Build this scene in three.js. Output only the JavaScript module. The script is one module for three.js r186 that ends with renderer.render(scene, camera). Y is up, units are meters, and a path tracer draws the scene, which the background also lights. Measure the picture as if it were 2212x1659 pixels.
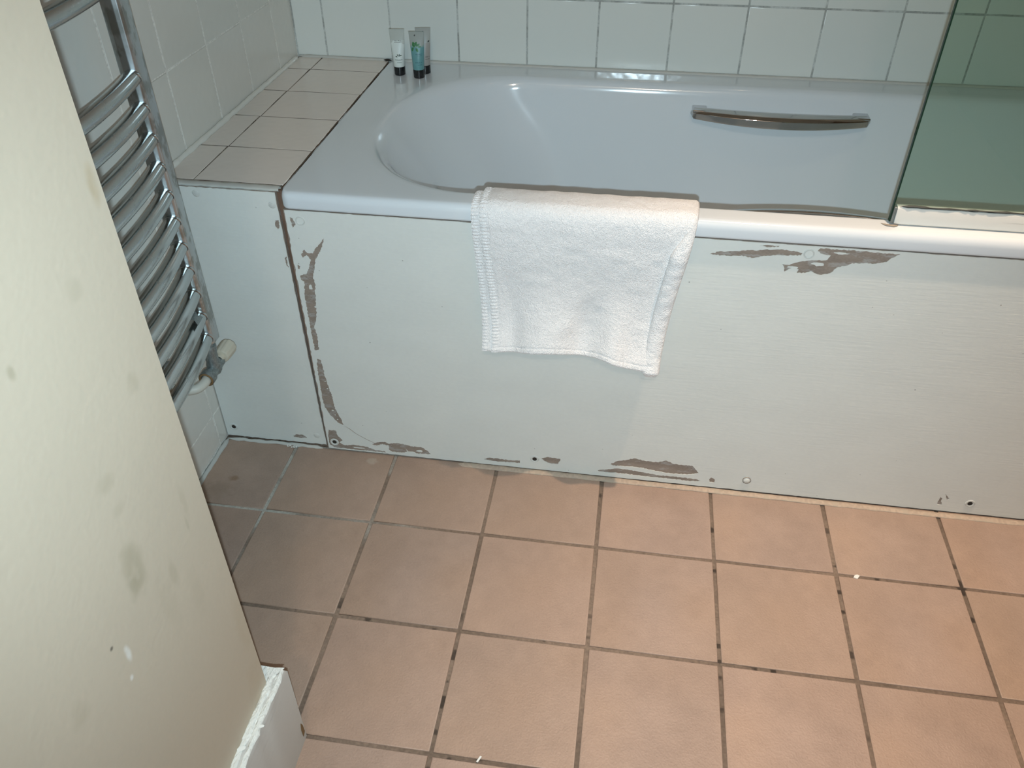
import * as THREE from 'three';
import { mergeGeometries, toCreasedNormals } from 'three/addons/utils/BufferGeometryUtils.js';
import { RoundedBoxGeometry } from 'three/addons/geometries/RoundedBoxGeometry.js';

// ------------------------------------------------------------------ camera, light, exposure
const scene = new THREE.Scene();
scene.background = new THREE.Color(0x000000);
const camera = new THREE.PerspectiveCamera(49.96, 2212 / 1659, 0.02, 20);
camera.rotation.order = 'YXZ';
camera.position.set(0.7442, 1.1012, 1.1303);
camera.rotation.set(-0.6683, 0.1492, -0.0021);
scene.add(camera);
camera.updateMatrixWorld();

const renderer = new THREE.WebGLRenderer();
renderer.toneMapping = THREE.LinearToneMapping;
renderer.toneMappingExposure = 1.0;
renderer.shadowMap.enabled = true;

// the phone's flash, three centimetres under the lens
const flash = new THREE.SpotLight(new THREE.Color().setRGB(0.66, 0.876, 1.0), 4.0, 0, 0.95, 1, 2);
flash.position.set(0.002, -0.03, 0).applyMatrix4(camera.matrixWorld);
flash.target.position.set(0.0, 0.1, -2).applyMatrix4(camera.matrixWorld);
flash.castShadow = true; flash.shadow.radius = 0.22; flash.shadow.mapSize.set(2048, 2048);
scene.add(flash, flash.target);

// warm recessed halogen spots in the ceiling (their fittings are built further down)
const LAMPS = [{ at: [1.18, 0.215], power: 13.0, to: [1.36, 0.38] }];
const DOME = { at: [0.84, 2.1], power: 1.9 };
const WARM = new THREE.Color().setRGB(1, 0.735, 0.53);
const SOFT = new THREE.Color().setRGB(1, 0.84, 0.7);
const CEIL = 2.4;

// ------------------------------------------------------------------ helpers
let seed = 7;
const rnd = () => { seed |= 0; seed = seed + 0x6D2B79F5 | 0; let t = Math.imul(seed ^ seed >>> 15, 1 | seed); t = t + Math.imul(t ^ t >>> 7, 61 | t) ^ t; return ((t ^ t >>> 14) >>> 0) / 4294967296; };
const hash = (x, y, s = 0) => { let h = Math.imul(x | 0, 374761393) + Math.imul(y | 0, 668265263) + Math.imul(s | 0, 1274126177); h = Math.imul(h ^ h >>> 13, 1274126177); return ((h ^ h >>> 16) >>> 0) / 4294967296; };
const mod = (a, n) => ((a % n) + n) % n;
function vnoise(x, y, s = 0, px = 0, py = 0) {                       // value noise, optionally periodic
  const ix = Math.floor(x), iy = Math.floor(y); let fx = x - ix, fy = y - iy;
  fx = fx * fx * (3 - 2 * fx); fy = fy * fy * (3 - 2 * fy);
  const X = (i) => px ? mod(i, px) : i, Y = (i) => py ? mod(i, py) : i;
  const a = hash(X(ix), Y(iy), s), b = hash(X(ix + 1), Y(iy), s), c = hash(X(ix), Y(iy + 1), s), d = hash(X(ix + 1), Y(iy + 1), s);
  return (a + (b - a) * fx) * (1 - fy) + (c + (d - c) * fx) * fy;
}
const sm = (a, b, x) => { const t = Math.min(1, Math.max(0, (x - a) / (b - a))); return t * t * (3 - 2 * t); };
const gauss = (x, w) => Math.exp(-(x * x) / (w * w));
const srgb = (v) => v <= 0.0031308 ? v * 12.92 : 1.055 * Math.pow(v, 1 / 2.4) - 0.055;
// texture from f(u, v) -> [r, g, b] linear (colour) or a number (data)
function tex(w, h, f, color = true, rep = [1, 1], clamp = false) {
  const d = new Uint8Array(w * h * 4);
  for (let j = 0; j < h; j++) for (let i = 0; i < w; i++) {
    const r = f((i + 0.5) / w, (j + 0.5) / h), o = (j * w + i) * 4;
    const c = Array.isArray(r) ? r : [r, r, r];
    for (let k = 0; k < 3; k++) { const q = Math.min(1, Math.max(0, c[k])); d[o + k] = Math.round(255 * (color ? srgb(q) : q)); }
    d[o + 3] = 255;
  }
  const t = new THREE.DataTexture(d, w, h, THREE.RGBAFormat);
  t.magFilter = THREE.LinearFilter; t.minFilter = THREE.LinearMipmapLinearFilter; t.generateMipmaps = true;
  t.wrapS = t.wrapT = clamp ? THREE.ClampToEdgeWrapping : THREE.RepeatWrapping;
  t.repeat.set(...rep);
  if (color) t.colorSpace = THREE.SRGBColorSpace;
  t.needsUpdate = true;
  return t;
}
const lin = (r, g, b) => new THREE.Color().setRGB(r, g, b);
const std = (o) => new THREE.MeshStandardMaterial({ side: THREE.DoubleSide, ...o });
const phy = (o) => new THREE.MeshPhysicalMaterial({ side: THREE.DoubleSide, ...o });
const counts = {};
const numbered = (n) => { const k = counts[n] = (counts[n] ?? -1) + 1; return k ? `${n}_${String(k).padStart(3, '0')}` : n; };
function mesh(name, geo, mat, parent) {
  const m = new THREE.Mesh(geo, mat); m.castShadow = m.receiveShadow = true;
  m.name = parent === scene ? numbered(name) : name;
  if (parent !== scene) { let n = 0; const used = parent.children.filter((c) => c.userData.base === name).length; if (used) m.name = `${name}_${String(used).padStart(3, '0')}`; m.userData.base = name; }
  parent.add(m); return m;
}
function thing(name, label, category, pos = [0, 0, 0], group) {
  const g = new THREE.Group(); g.name = numbered(name); g.position.set(...pos); scene.add(g);
  tag(g, label, category, group); return g;
}
function tag(o, label, category, group) { o.userData.label = label; o.userData.category = category; if (group) o.userData.group = group; return o; }
function struct(name) { const g = new THREE.Group(); g.name = name; g.userData.kind = 'structure'; scene.add(g); return g; }
function box(x0, x1, y0, y1, z0, z1) { const g = new THREE.BoxGeometry(x1 - x0, y1 - y0, z1 - z0); g.translate((x0 + x1) / 2, (y0 + y1) / 2, (z0 + z1) / 2); return g; }
function rbox(x0, x1, y0, y1, z0, z1, r, s = 2) { const g = new RoundedBoxGeometry(x1 - x0, y1 - y0, z1 - z0, s, r); g.translate((x0 + x1) / 2, (y0 + y1) / 2, (z0 + z1) / 2); return g; }
function gridGeo(nu, nv, f, closedU = false) {                       // f(i/nu, j/nv) -> [x, y, z, u, v]
  const p = [], uv = [], ix = [], W = nu + 1;
  for (let j = 0; j <= nv; j++) for (let i = 0; i <= nu; i++) { const q = f(i / nu, j / nv); p.push(q[0], q[1], q[2]); uv.push(q[3] ?? i / nu, q[4] ?? j / nv); }
  for (let j = 0; j < nv; j++) for (let i = 0; i < nu; i++) { const a = j * W + i; ix.push(a, a + 1, a + W, a + 1, a + W + 1, a + W); }
  const g = new THREE.BufferGeometry();
  g.setAttribute('position', new THREE.Float32BufferAttribute(p, 3)); g.setAttribute('uv', new THREE.Float32BufferAttribute(uv, 2));
  g.setIndex(ix); g.computeVertexNormals();
  if (closedU) { const n = g.attributes.normal; for (let j = 0; j <= nv; j++) { const a = j * W, b = j * W + nu; const v = new THREE.Vector3(n.getX(a) + n.getX(b), n.getY(a) + n.getY(b), n.getZ(a) + n.getZ(b)).normalize(); n.setXYZ(a, v.x, v.y, v.z); n.setXYZ(b, v.x, v.y, v.z); } }
  return g;
}
// a tile lying in xz, top face at y = 0, softly rounded arris of width b; uv in metres
function tileGeo(w, d, t, b, dip = 0.5) {
  const rings = [[0, -t], [0, -b * dip], [b * 0.3, -b * dip * 0.3], [b, 0]], p = [], uv = [], ix = [];
  for (const [i, y] of rings) for (const [sx, sz] of [[-1, -1], [1, -1], [1, 1], [-1, 1]]) { const x = sx * (w / 2 - i), z = sz * (d / 2 - i); p.push(x, y, z); uv.push(x, z); }
  for (let r = 0; r < 3; r++) for (let k = 0; k < 4; k++) { const a = r * 4 + k, c = r * 4 + (k + 1) % 4; ix.push(a, a + 4, c, c, a + 4, c + 4); }
  ix.push(12, 15, 13, 13, 15, 14);
  const g = new THREE.BufferGeometry();
  g.setAttribute('position', new THREE.Float32BufferAttribute(p, 3)); g.setAttribute('uv', new THREE.Float32BufferAttribute(uv, 2));
  g.setIndex(ix); g.computeVertexNormals(); return g;
}
// an irregular half-round bead of sealant along points; nrm = direction the bead bulges to
function bead(pts, r, nrm, wob = 0.25, flat = 0.7, s = 1) {
  const c = new THREE.CatmullRomCurve3(pts.map((q) => new THREE.Vector3(...q)), false, 'catmullrom', 0.1), L = c.getLength();
  const nl = Math.max(6, Math.round(L / 0.006)), N = new THREE.Vector3(...nrm).normalize();
  return gridGeo(8, nl, (u, v) => {
    const P = c.getPointAt(v), T = c.getTangentAt(v), B = new THREE.Vector3().crossVectors(T, N).normalize();
    const a = Math.PI * 2 * u, k = Math.min(1, Math.min(v, 1 - v) * nl / 2 + 0.05);
    const R = r * k * (1 - wob + 2 * wob * vnoise(v * L * 90, u * 3, s));
    const x = Math.cos(a) * R, y = Math.sin(a) * R * flat;
    return [P.x + B.x * x + N.x * y, P.y + B.y * x + N.y * y, P.z + B.z * x + N.z * y, u * r * 6, v * L];
  }, true);
}

// ------------------------------------------------------------------ materials
const M = {};
{
  const P = 8;
  const brush = tex(512, 512, (u, v) => 0.5 + 0.25 * (vnoise(u * 12, v * 160, 3, 12, 160) - 0.5) + 0.15 * (vnoise(u * 60, v * 256, 4, 60, 256) - 0.5) + 0.25 * (vnoise(u * P, v * P, 5, P, P) - 0.5), false, [3, 3]);
  M.paint = std({ color: lin(0.72, 0.745, 0.71), roughness: 0.5, bumpMap: brush, bumpScale: 0.00042 });
  M.paintTint = tex(512, 512, (u, v) => { const n = vnoise(u * 9, v * 14, 8, 9, 14) - 0.5, f = vnoise(u * 90, v * 90, 9, 90, 90), k = hash(Math.floor(u * 300), Math.floor(v * 300), 21) > 0.99994 ? 0.45 : 1; return [1, 1, 0.995].map((c) => c * (0.965 + 0.03 * n + 0.02 * f) * k); }, true, [2.2, 2.2]);
  M.paint.map = M.paintTint;
  const grain = tex(512, 512, (u, v) => {
    const s = vnoise(u * 14, v * 14, 13, 14, 14), f = vnoise(u * 128, v * 128, 14, 128, 128), pale = sm(0.58, 0.84, 0.75 * vnoise(u * 22, v * 22, 15, 22, 22) + 0.25 * f) * 0.6;
    return [0.275, 0.225, 0.185].map((c, k) => c * (0.8 + 0.25 * s + 0.2 * f) * (1 - pale) + pale * [0.4, 0.39, 0.37][k]);
  }, true, [5, 5]);
  M.board = std({ map: grain, roughness: 0.85, color: lin(1, 1, 1) });
  M.seamWood = std({ roughness: 0.9, map: tex(128, 512, (u, v) => { const s = vnoise(u * 24, v * 12, 31, 24, 12); return [0.11 + 0.16 * s * s, 0.062 + 0.11 * s * s, 0.04 + 0.08 * s * s]; }, true, [20, 3]) });
  M.tub = phy({ color: lin(0.69, 0.74, 0.77), roughness: 0.12, clearcoat: 0.6, clearcoatRoughness: 0.06 });
  const glaze = tex(256, 256, (u, v) => vnoise(u * 6, v * 6, 41, 6, 6) * 0.7 + vnoise(u * 30, v * 30, 42, 30, 30) * 0.3, false, [3.3, 3.3]);
  const tileMat = (r, g, b) => phy({ color: lin(r, g, b), roughness: 0.16, bumpMap: glaze, bumpScale: 0.0007 });
  M.backTile = [tileMat(0.69, 0.725, 0.69), tileMat(0.675, 0.715, 0.685), tileMat(0.70, 0.73, 0.69)];
  M.leftTile = [tileMat(0.75, 0.735, 0.67), tileMat(0.735, 0.725, 0.665), tileMat(0.755, 0.735, 0.675)];
  M.ledgeTile = [tileMat(0.77, 0.70, 0.63), tileMat(0.76, 0.69, 0.625)];
  const groutNoise = (base, dark, s) => tex(512, 512, (u, v) => { const n = sm(0.35, 0.75, vnoise(u * 26, v * 26, s, 26, 26)), f = vnoise(u * 200, v * 200, s + 1, 200, 200); return base.map((c, k) => (c * (1 - n) + dark[k] * n) * (0.82 + 0.36 * f)); }, true, [2, 2]);
  M.wallGroutPale = std({ map: groutNoise([0.83, 0.82, 0.76], [0.78, 0.76, 0.7], 50), roughness: 0.9 });
  M.wallGroutGrey = std({ map: groutNoise([0.5, 0.53, 0.51], [0.36, 0.38, 0.36], 52), roughness: 0.9 });
  M.ledgeGrout = std({ map: groutNoise([0.26, 0.22, 0.18], [0.12, 0.09, 0.07], 54), roughness: 0.95 });
  // floor grout: brownish, paler in the corner by the radiator where it is chalky (0.5 m a repeat is avoided: one map over 2.2 m)
  M.floorGrout = std({ roughness: 0.95, map: tex(1100, 1100, (u, v) => {
    const x = u * 2.2, z = v * 2.2, n = vnoise(x * 40, z * 40, 60), f = vnoise(x * 420, z * 420, 61), big = vnoise(x * 9, z * 9, 62);
    const chalk = Math.min(1, sm(0.2, 0.13, x + 0.1 * (n - 0.5)) * sm(0.36, 0.2, z) * 0.85 + 0.6 * sm(0.2, 0.12, Math.hypot((x - 0.26) * 0.9, (z - 0.18) * 3)) * (0.3 + 0.7 * n) + 0.5 * sm(0.06, 0.03, z + 0.04 * (n - 0.5)) * sm(0.5, 0.4, x));
    const hole = sm(0.76, 0.84, vnoise(x * 75, z * 75, 63)) * sm(0.5, 0.75, vnoise(x * 5, z * 5, 64));
    return [0, 1, 2].map((k) => { const d = [0.185, 0.135, 0.1][k] * (0.75 + 0.5 * big), c = [0.42, 0.4, 0.35][k]; return (d * (1 - chalk) + c * chalk) * (0.75 + 0.5 * f) * (1 - 0.72 * hole); });
  }) });
  const fl = (s, marks = []) => tex(512, 512, (u, v) => {
    const big = vnoise(u * 4, v * 4, s, 4, 4), mid = vnoise(u * 14, v * 14, s + 1, 14, 14), f = vnoise(u * 170, v * 170, s + 2, 170, 170), g = vnoise(u * 256, v * 256, s + 3, 256, 256);
    const spot = sm(0.8, 0.88, vnoise(u * 40, v * 40, s + 4, 40, 40)) * 0.025, warm = vnoise(u * 3, v * 3, s + 5, 3, 3) - 0.5;
    const k = 0.88 + 0.12 * big + 0.07 * mid + 0.07 * (f - 0.5) + 0.07 * (g - 0.5) - spot;
    let c = [0.385 * k * (1 + 0.05 * warm), 0.275 * k, 0.212 * k * (1 - 0.08 * warm)];
    for (const [mx, mz, rad, a, t] of marks) { const x = ((u + 0.5) % 1 - 0.5) / 4.4, z = ((v + 0.5) % 1 - 0.5) / 4.4, d = Math.hypot(x - mx, z - mz) / rad * (0.6 + 0.8 * vnoise(x * 160 + 50, z * 160 + 50, 119)); const w = a * sm(1.1, 0.3, d); c = c.map((q, i) => q * (1 - w) + t[i] * w); }
    return c;
  }, true, [4.4, 4.4]);
  const stained = fl(80, [[-0.013, 0.0186, 0.011, 0.55, [0.2, 0.11, 0.045]], [-0.03, 0.05, 0.03, 0.25, [0.18, 0.13, 0.08]]]), pale = fl(90, [[0.058, -0.062, 0.012, 0.5, [0.5, 0.42, 0.34]]]);
  const fbump = tex(256, 256, (u, v) => 0.5 * vnoise(u * 10, v * 10, 71, 10, 10) + 0.5 * vnoise(u * 90, v * 90, 72, 90, 90), false, [6, 6]);
  const fmap = [fl(80), fl(90), fl(100)];
  M.floorTile = fmap.flatMap((m, i) => [1, 0.98, 1.015].map((k, j) => std({ map: m, color: lin(0.97 * k, 0.97 * k * (1 - 0.005 * j), 0.97 * k * (1 - 0.008 * i)), roughness: 0.52, bumpMap: fbump, bumpScale: 0.0007 })));
  M.floorStained = std({ map: stained, color: lin(0.97, 0.965, 0.96), roughness: 0.55, bumpMap: fbump, bumpScale: 0.0007 }); M.floorPale = std({ map: pale, color: lin(0.97, 0.965, 0.96), roughness: 0.55, bumpMap: fbump, bumpScale: 0.0007 });
  M.sealWhite = std({ color: lin(0.52, 0.52, 0.48), roughness: 0.6 });
  M.sealBeige = std({ roughness: 0.75, map: tex(256, 256, (u, v) => { const n = vnoise(u * 16, v * 30, 110, 16, 30), f = vnoise(u * 80, v * 120, 111, 80, 120); const d = sm(0.6, 0.8, n); return [0.47, 0.37, 0.285].map((c, k) => c * (0.85 + 0.25 * f) * (1 - d) + d * [0.44, 0.36, 0.28][k]); }, true, [3, 3]) });
  const scuff = tex(512, 512, (u, v) => 0.14 + 0.05 * vnoise(u * 5, v * 9, 120, 5, 9) + 0.1 * sm(0.7, 0.9, vnoise(u * 40, v * 40, 121, 40, 40)), false, [1, 1]);
  M.chrome = std({ color: lin(0.50, 0.53, 0.53), metalness: 1, roughness: 1, roughnessMap: scuff });
  const grime = tex(256, 512, (u, v) => {
    const n = vnoise(u * 10, v * 40, 130, 10, 40), f = vnoise(u * 60, v * 160, 131, 60, 160), st = sm(0.42, 0.7, n * 0.7 + f * 0.3);
    return [0.56, 0.6, 0.61].map((c, k) => c * (1 - st) + st * [0.38, 0.4, 0.39][k]);
  }, true, [1, 1.6]);
  M.chromePole = std({ map: grime, metalness: 1, roughness: 0.38 });
  M.chromeFlat = std({ color: lin(0.5, 0.53, 0.53), metalness: 1, roughness: 0.42 });
  M.bright = std({ color: lin(0.58, 0.59, 0.6), metalness: 1, roughness: 0.05 });
  M.dullMetal = std({ metalness: 0.85, roughness: 0.55, map: tex(256, 256, (u, v) => { const n = vnoise(u * 14, v * 14, 140, 14, 14), f = vnoise(u * 60, v * 60, 141, 60, 60); return [0.3, 0.34, 0.34].map((c) => c * (0.6 + 0.5 * n + 0.3 * f)); }, true, [2, 2]) });
  M.capPlastic = std({ color: lin(0.6, 0.55, 0.44), roughness: 0.45 });
  M.pipePaint = std({ color: lin(0.58, 0.57, 0.5), roughness: 0.5 });
  M.rust = std({ color: lin(0.2, 0.12, 0.05), roughness: 0.8 });
  const terry = tex(512, 512, (u, v) => 0.45 * vnoise(u * 150, v * 150, 150, 150, 150) + 0.35 * vnoise(u * 256, v * 90, 151, 256, 90) + 0.35 * vnoise(u * 36, v * 30, 152, 36, 30), false, [9, 9]);
  M.towel = phy({ color: lin(0.88, 0.87, 0.86), roughness: 1, bumpMap: terry, bumpScale: 0.0017, sheen: 0.4, sheenRoughness: 0.6, sheenColor: lin(1, 1, 1) });
  M.towelHem = phy({ color: lin(0.80, 0.785, 0.755), roughness: 0.9, bumpMap: tex(256, 256, (u, v) => 0.5 + 0.5 * Math.sin(v * Math.PI * 2 * 64) * (0.6 + 0.4 * Math.sin(u * Math.PI * 2 * 32)), false, [20, 20]), bumpScale: 0.0004 });
  M.glass = phy({ color: lin(0.835, 0.908, 0.866), roughness: 0.0, transmission: 1, thickness: 0, ior: 1.5, specularIntensity: 1 });
  M.glassEdge = phy({ color: lin(0.015, 0.04, 0.025), roughness: 0.1, specularIntensity: 0.3 });
  M.rubber = std({ color: lin(0.045, 0.05, 0.045), roughness: 0.6 });
  M.black = std({ color: lin(0.008, 0.009, 0.01), roughness: 0.22 });
  M.dark = std({ color: lin(0.03, 0.025, 0.02), roughness: 0.9 });
  M.white = std({ color: lin(0.78, 0.77, 0.72), roughness: 0.6 });
  M.ceil = std({ color: lin(0.72, 0.71, 0.67), roughness: 0.9 });
  M.wallPlain = std({ color: lin(0.2, 0.16, 0.12), roughness: 0.85 });
  // cream emulsion of the nib wall with its smudges: map over z 0.6..2.0 (u) and y 0..1.4 (v)
  const stains = [[0.722, 0.536, 0.014, 0.03, 0.5, 1], [0.73, 0.52, 0.01, 0.014, 0.42, 1], [0.751, 0.769, 0.0035, 0.006, 0.55, 1], [0.645, 0.677, 0.008, 0.011, 0.3, 1], [0.715, 0.63, 0.011, 0.009, 0.28, 1], [0.634, 0.528, 0.004, 0.022, 0.22, 1], [0.611, 0.839, 0.006, 0.016, 0.45, 2],
    [0.681, 0.478, 0.006, 0.016, 0.3, 1], [0.833, 0.488, 0.01, 0.014, 0.2, 1], [0.669, 0.784, 0.009, 0.012, 0.22, 1], [0.701, 0.459, 0.012, 0.04, 0.12, 1], [0.712, 0.598, 0.008, 0.006, 0.2, 1], [0.767, 0.474, 0.004, 0.009, -0.8, 0], [0.775, 0.45, 0.0025, 0.0035, -0.6, 0], [0.66, 0.42, 0.01, 0.03, 0.12, 1], [0.61, 0.3, 0.012, 0.05, 0.16, 2], [0.62, 0.2, 0.02, 0.03, 0.15, 2], [0.78, 0.5, 0.002, 0.002, 0.8, 3], [0.64, 0.5, 0.002, 0.01, 0.3, 1]];
  M.cream = std({ roughness: 0.62, map: tex(1400, 1400, (u, v) => {
    const z = 0.6 + u * 1.4, y = v * 1.4;
    let c = [0.567, 0.483, 0.37]; const n = vnoise(z * 12, y * 12, 160), f = vnoise(z * 300, y * 300, 161), wob = 0.55 + 0.9 * vnoise(z * 130, y * 130, 162);
    const k0 = 0.975 + 0.03 * n + 0.02 * f; c = c.map((q) => q * k0);
    for (const [sz, sy, rz, ry, a, kind] of stains) {
      const d = Math.hypot((z - sz) / rz, (y - sy) / ry); if (d > 1.7) continue;
      const w = Math.abs(a) * sm(1.25, 0.35, d * (0.75 + 0.5 * (1 - wob / 1.45))) * Math.min(1, wob);
      const t = kind === 0 ? [0.86, 0.86, 0.82] : kind === 2 ? [0.42, 0.31, 0.17] : kind === 3 ? [0.08, 0.07, 0.06] : [0.37, 0.32, 0.22];
      c = c.map((q, i) => q * (1 - w) + t[i] * w);
    }
    return c;
  }, true, [1, 1], true), bumpMap: tex(512, 512, (u, v) => 0.6 * vnoise(u * 90, v * 90, 163, 90, 90) + 0.4 * vnoise(u * 30, v * 30, 164, 30, 30), false, [4, 4]), bumpScale: 0.00014 });
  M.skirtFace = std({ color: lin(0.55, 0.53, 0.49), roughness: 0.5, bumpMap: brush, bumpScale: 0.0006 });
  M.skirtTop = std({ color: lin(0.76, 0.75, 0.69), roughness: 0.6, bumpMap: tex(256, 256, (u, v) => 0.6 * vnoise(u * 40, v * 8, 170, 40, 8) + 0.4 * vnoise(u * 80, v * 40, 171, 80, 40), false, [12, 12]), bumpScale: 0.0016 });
}

// ------------------------------------------------------------------ the room shell
const DB = 0.6555, RIM = 0.543, XR = 1.95, ZF = 2.6, NX = 0.352, NZ = 0.602;
function meterUV(g, ax, ay) { const p = g.attributes.position, u = g.attributes.uv, get = [p.getX, p.getY, p.getZ].map((f) => f.bind(p)); for (let i = 0; i < p.count; i++) u.setXY(i, get[ax](i), get[ay](i)); return g; }
const floor = struct('floor');
{
  const slab = box(-0.12, XR + 0.12, -0.08, -0.0022, -DB - 0.12, ZF + 0.12);
  const p = slab.attributes.position, u = slab.attributes.uv; for (let i = 0; i < p.count; i++) u.setXY(i, p.getX(i) / 2.2, p.getZ(i) / 2.2);
  mesh('grout', slab, M.floorGrout, floor);
  const xs = [0.003]; for (let x = 0.1469; x < XR; x += 0.2) xs.push(x); xs.push(XR);
  const zs = [0.002]; for (let z = 0.1788; z < ZF; z += 0.2) zs.push(z); zs.push(ZF);
  const cache = {};
  for (let j = 0; j + 1 < zs.length; j++) for (let i = 0; i + 1 < xs.length; i++) {
    if (xs[i + 1] < 0.36 && zs[j] > 0.6) continue;                   // under the nib wall
    if (zs[j] > 1.3) continue;                                       // behind the photographer
    const w = xs[i + 1] - xs[i] - 0.0062, d = zs[j + 1] - zs[j] - 0.0062, key = w.toFixed(3) + d.toFixed(3);
    const t = mesh('tile', cache[key] ??= tileGeo(w, d, 0.006, 0.0022, 0.55), j || i > 1 ? M.floorTile[Math.floor(rnd() * 9)] : i ? M.floorPale : M.floorStained, floor);
    t.position.set((xs[i] + xs[i + 1]) / 2 + (rnd() - 0.5) * 0.0008, (rnd() - 0.5) * 0.0006, (zs[j] + zs[j + 1]) / 2 + (rnd() - 0.5) * 0.0008);
    t.rotation.y = (rnd() - 0.5) * 0.004;
  }
  mesh('grout', box(0, XR, -0.0022, -0.0012, 1.38, ZF), M.floorTile[0], floor).name = 'screed';
  // sealant where the floor meets panel and wall
  mesh('sealant_bead', bead([[0.47, 0.0, 0.011], [0.7, 0.0, 0.0115], [1.0, 0, 0.013], [1.3, 0, 0.015], [1.93, 0, 0.014]], 0.0068, [0, 1, 0], 0.1, 0.36, 3), M.sealBeige, floor).userData.label = 'beige sealant bead';
  mesh('sealant_bead', bead([[0.004, 0.001, 0.006], [0.06, 0.001, 0.006], [0.13, 0.001, 0.005], [0.2, 0.0, 0.006]], 0.0036, [0, 1, 0.5], 0.5, 0.6, 5), M.sealWhite, floor).userData.label = 'whitish sealant bead';
  mesh('sealant_bead', bead([[0.005, 0.001, 0.006], [0.004, 0.001, 0.1], [0.004, 0.001, 0.3], [0.004, 0.001, 0.58]], 0.0046, [0.6, 1, 0], 0.3, 0.6, 7), M.sealWhite, floor).userData.label = 'whitish sealant bead';
}
function tiledWall(wall, rows, cols, mats, place, gap, gapRow, arris, th = 0.006) {
  const cache = {};
  for (let j = 0; j + 1 < rows.length; j++) for (let i = 0; i + 1 < cols.length; i++) {
    const w = Math.abs(cols[i + 1] - cols[i]) - gap, d = rows[j + 1] - rows[j] - gapRow, key = w.toFixed(3) + d.toFixed(3);
    const t = mesh('tile', cache[key] ??= tileGeo(w, d, th, arris, 0.5), mats[Math.floor(rnd() * mats.length)], wall);
    place(t, (cols[i] + cols[i + 1]) / 2, (rows[j] + rows[j + 1]) / 2);
    t.rotateX((rnd() - 0.5) * 0.004); t.rotateZ((rnd() - 0.5) * 0.004);
  }
}
const wallLeft = struct('wall_left');
{
  mesh('backing', meterUV(box(-0.12, -0.0005, 0, CEIL, -DB - 0.1, ZF), 2, 1), M.wallGroutPale, wallLeft);
  const rows = [0.006, 0.078, 0.228, 0.378, 0.528, 0.678, 0.828, 0.978, 1.128], cols = [0.602, 0.4665, 0.321, 0.1755, 0.03, -0.1155, -0.261, -0.4065, -0.552, -DB];
  tiledWall(wallLeft, rows, cols, M.leftTile, (t, z, y) => { t.position.set(0, y, z); t.setRotationFromMatrix(new THREE.Matrix4().makeBasis(new THREE.Vector3(0, 0, 1), new THREE.Vector3(1, 0, 0), new THREE.Vector3(0, 1, 0))); }, 0.0042, 0.0024, 0.0012);
  mesh('plaster', box(-0.002, 0.0, 1.1293, CEIL, -DB, NZ), M.ceil, wallLeft);
}
const wallBack = struct('wall_back');
{
  mesh('backing', meterUV(box(-0.12, XR + 0.12, 0, CEIL, -DB - 0.12, -DB - 0.0005), 0, 1), M.wallGroutGrey, wallBack);
  const rows = [0.545, 0.678, 0.828, 0.978], cols = [0.001]; for (let x = 0.0686; x < XR; x += 0.1469) cols.push(x); cols.push(XR);
  tiledWall(wallBack, rows, cols, M.backTile, (t, x, y) => { t.position.set(x, y, -DB); t.rotation.x = Math.PI / 2; }, 0.0034, 0.0034, 0.0014);
  mesh('plaster', box(0, XR, 0.9793, CEIL, -DB - 0.002, -DB), M.ceil, wallBack);
  mesh('sealant_bead', bead([[0.215, RIM + 0.001, -DB + 0.003], [0.8, RIM + 0.001, -DB + 0.003], [1.9, RIM + 0.001, -DB + 0.003]], 0.004, [0, 1, 1], 0.2, 0.7, 9), M.sealWhite, wallBack);
  mesh('sealant_bead', bead([[0.004, RIM + 0.002, -DB + 0.003], [0.1, RIM + 0.0015, -DB + 0.003], [0.208, RIM + 0.001, -DB + 0.003]], 0.0036, [0, 1, 1], 0.35, 0.7, 10), M.sealWhite, wallBack);
}
{
  const g = struct('wall_nib'), b = box(0, NX, 0, CEIL, NZ, ZF), p = b.attributes.position, u = b.attributes.uv;
  for (let i = 0; i < p.count; i++) u.setXY(i, (p.getZ(i) - 0.6) / 1.4, p.getY(i) / 1.4);
  mesh('plaster', b, M.cream, g);
  mesh('plaster', box(XR, XR + 0.12, 0, CEIL, -DB - 0.12, ZF + 0.12), M.wallPlain, struct('wall_right'));
  mesh('plaster', box(-0.12, XR, 0, CEIL, ZF, ZF + 0.12), M.wallPlain, struct('wall_front'));
  mesh('plaster', box(-0.12, XR + 0.12, CEIL, CEIL + 0.1, -DB - 0.12, ZF + 0.12), M.ceil, struct('ceiling'));
}
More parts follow.
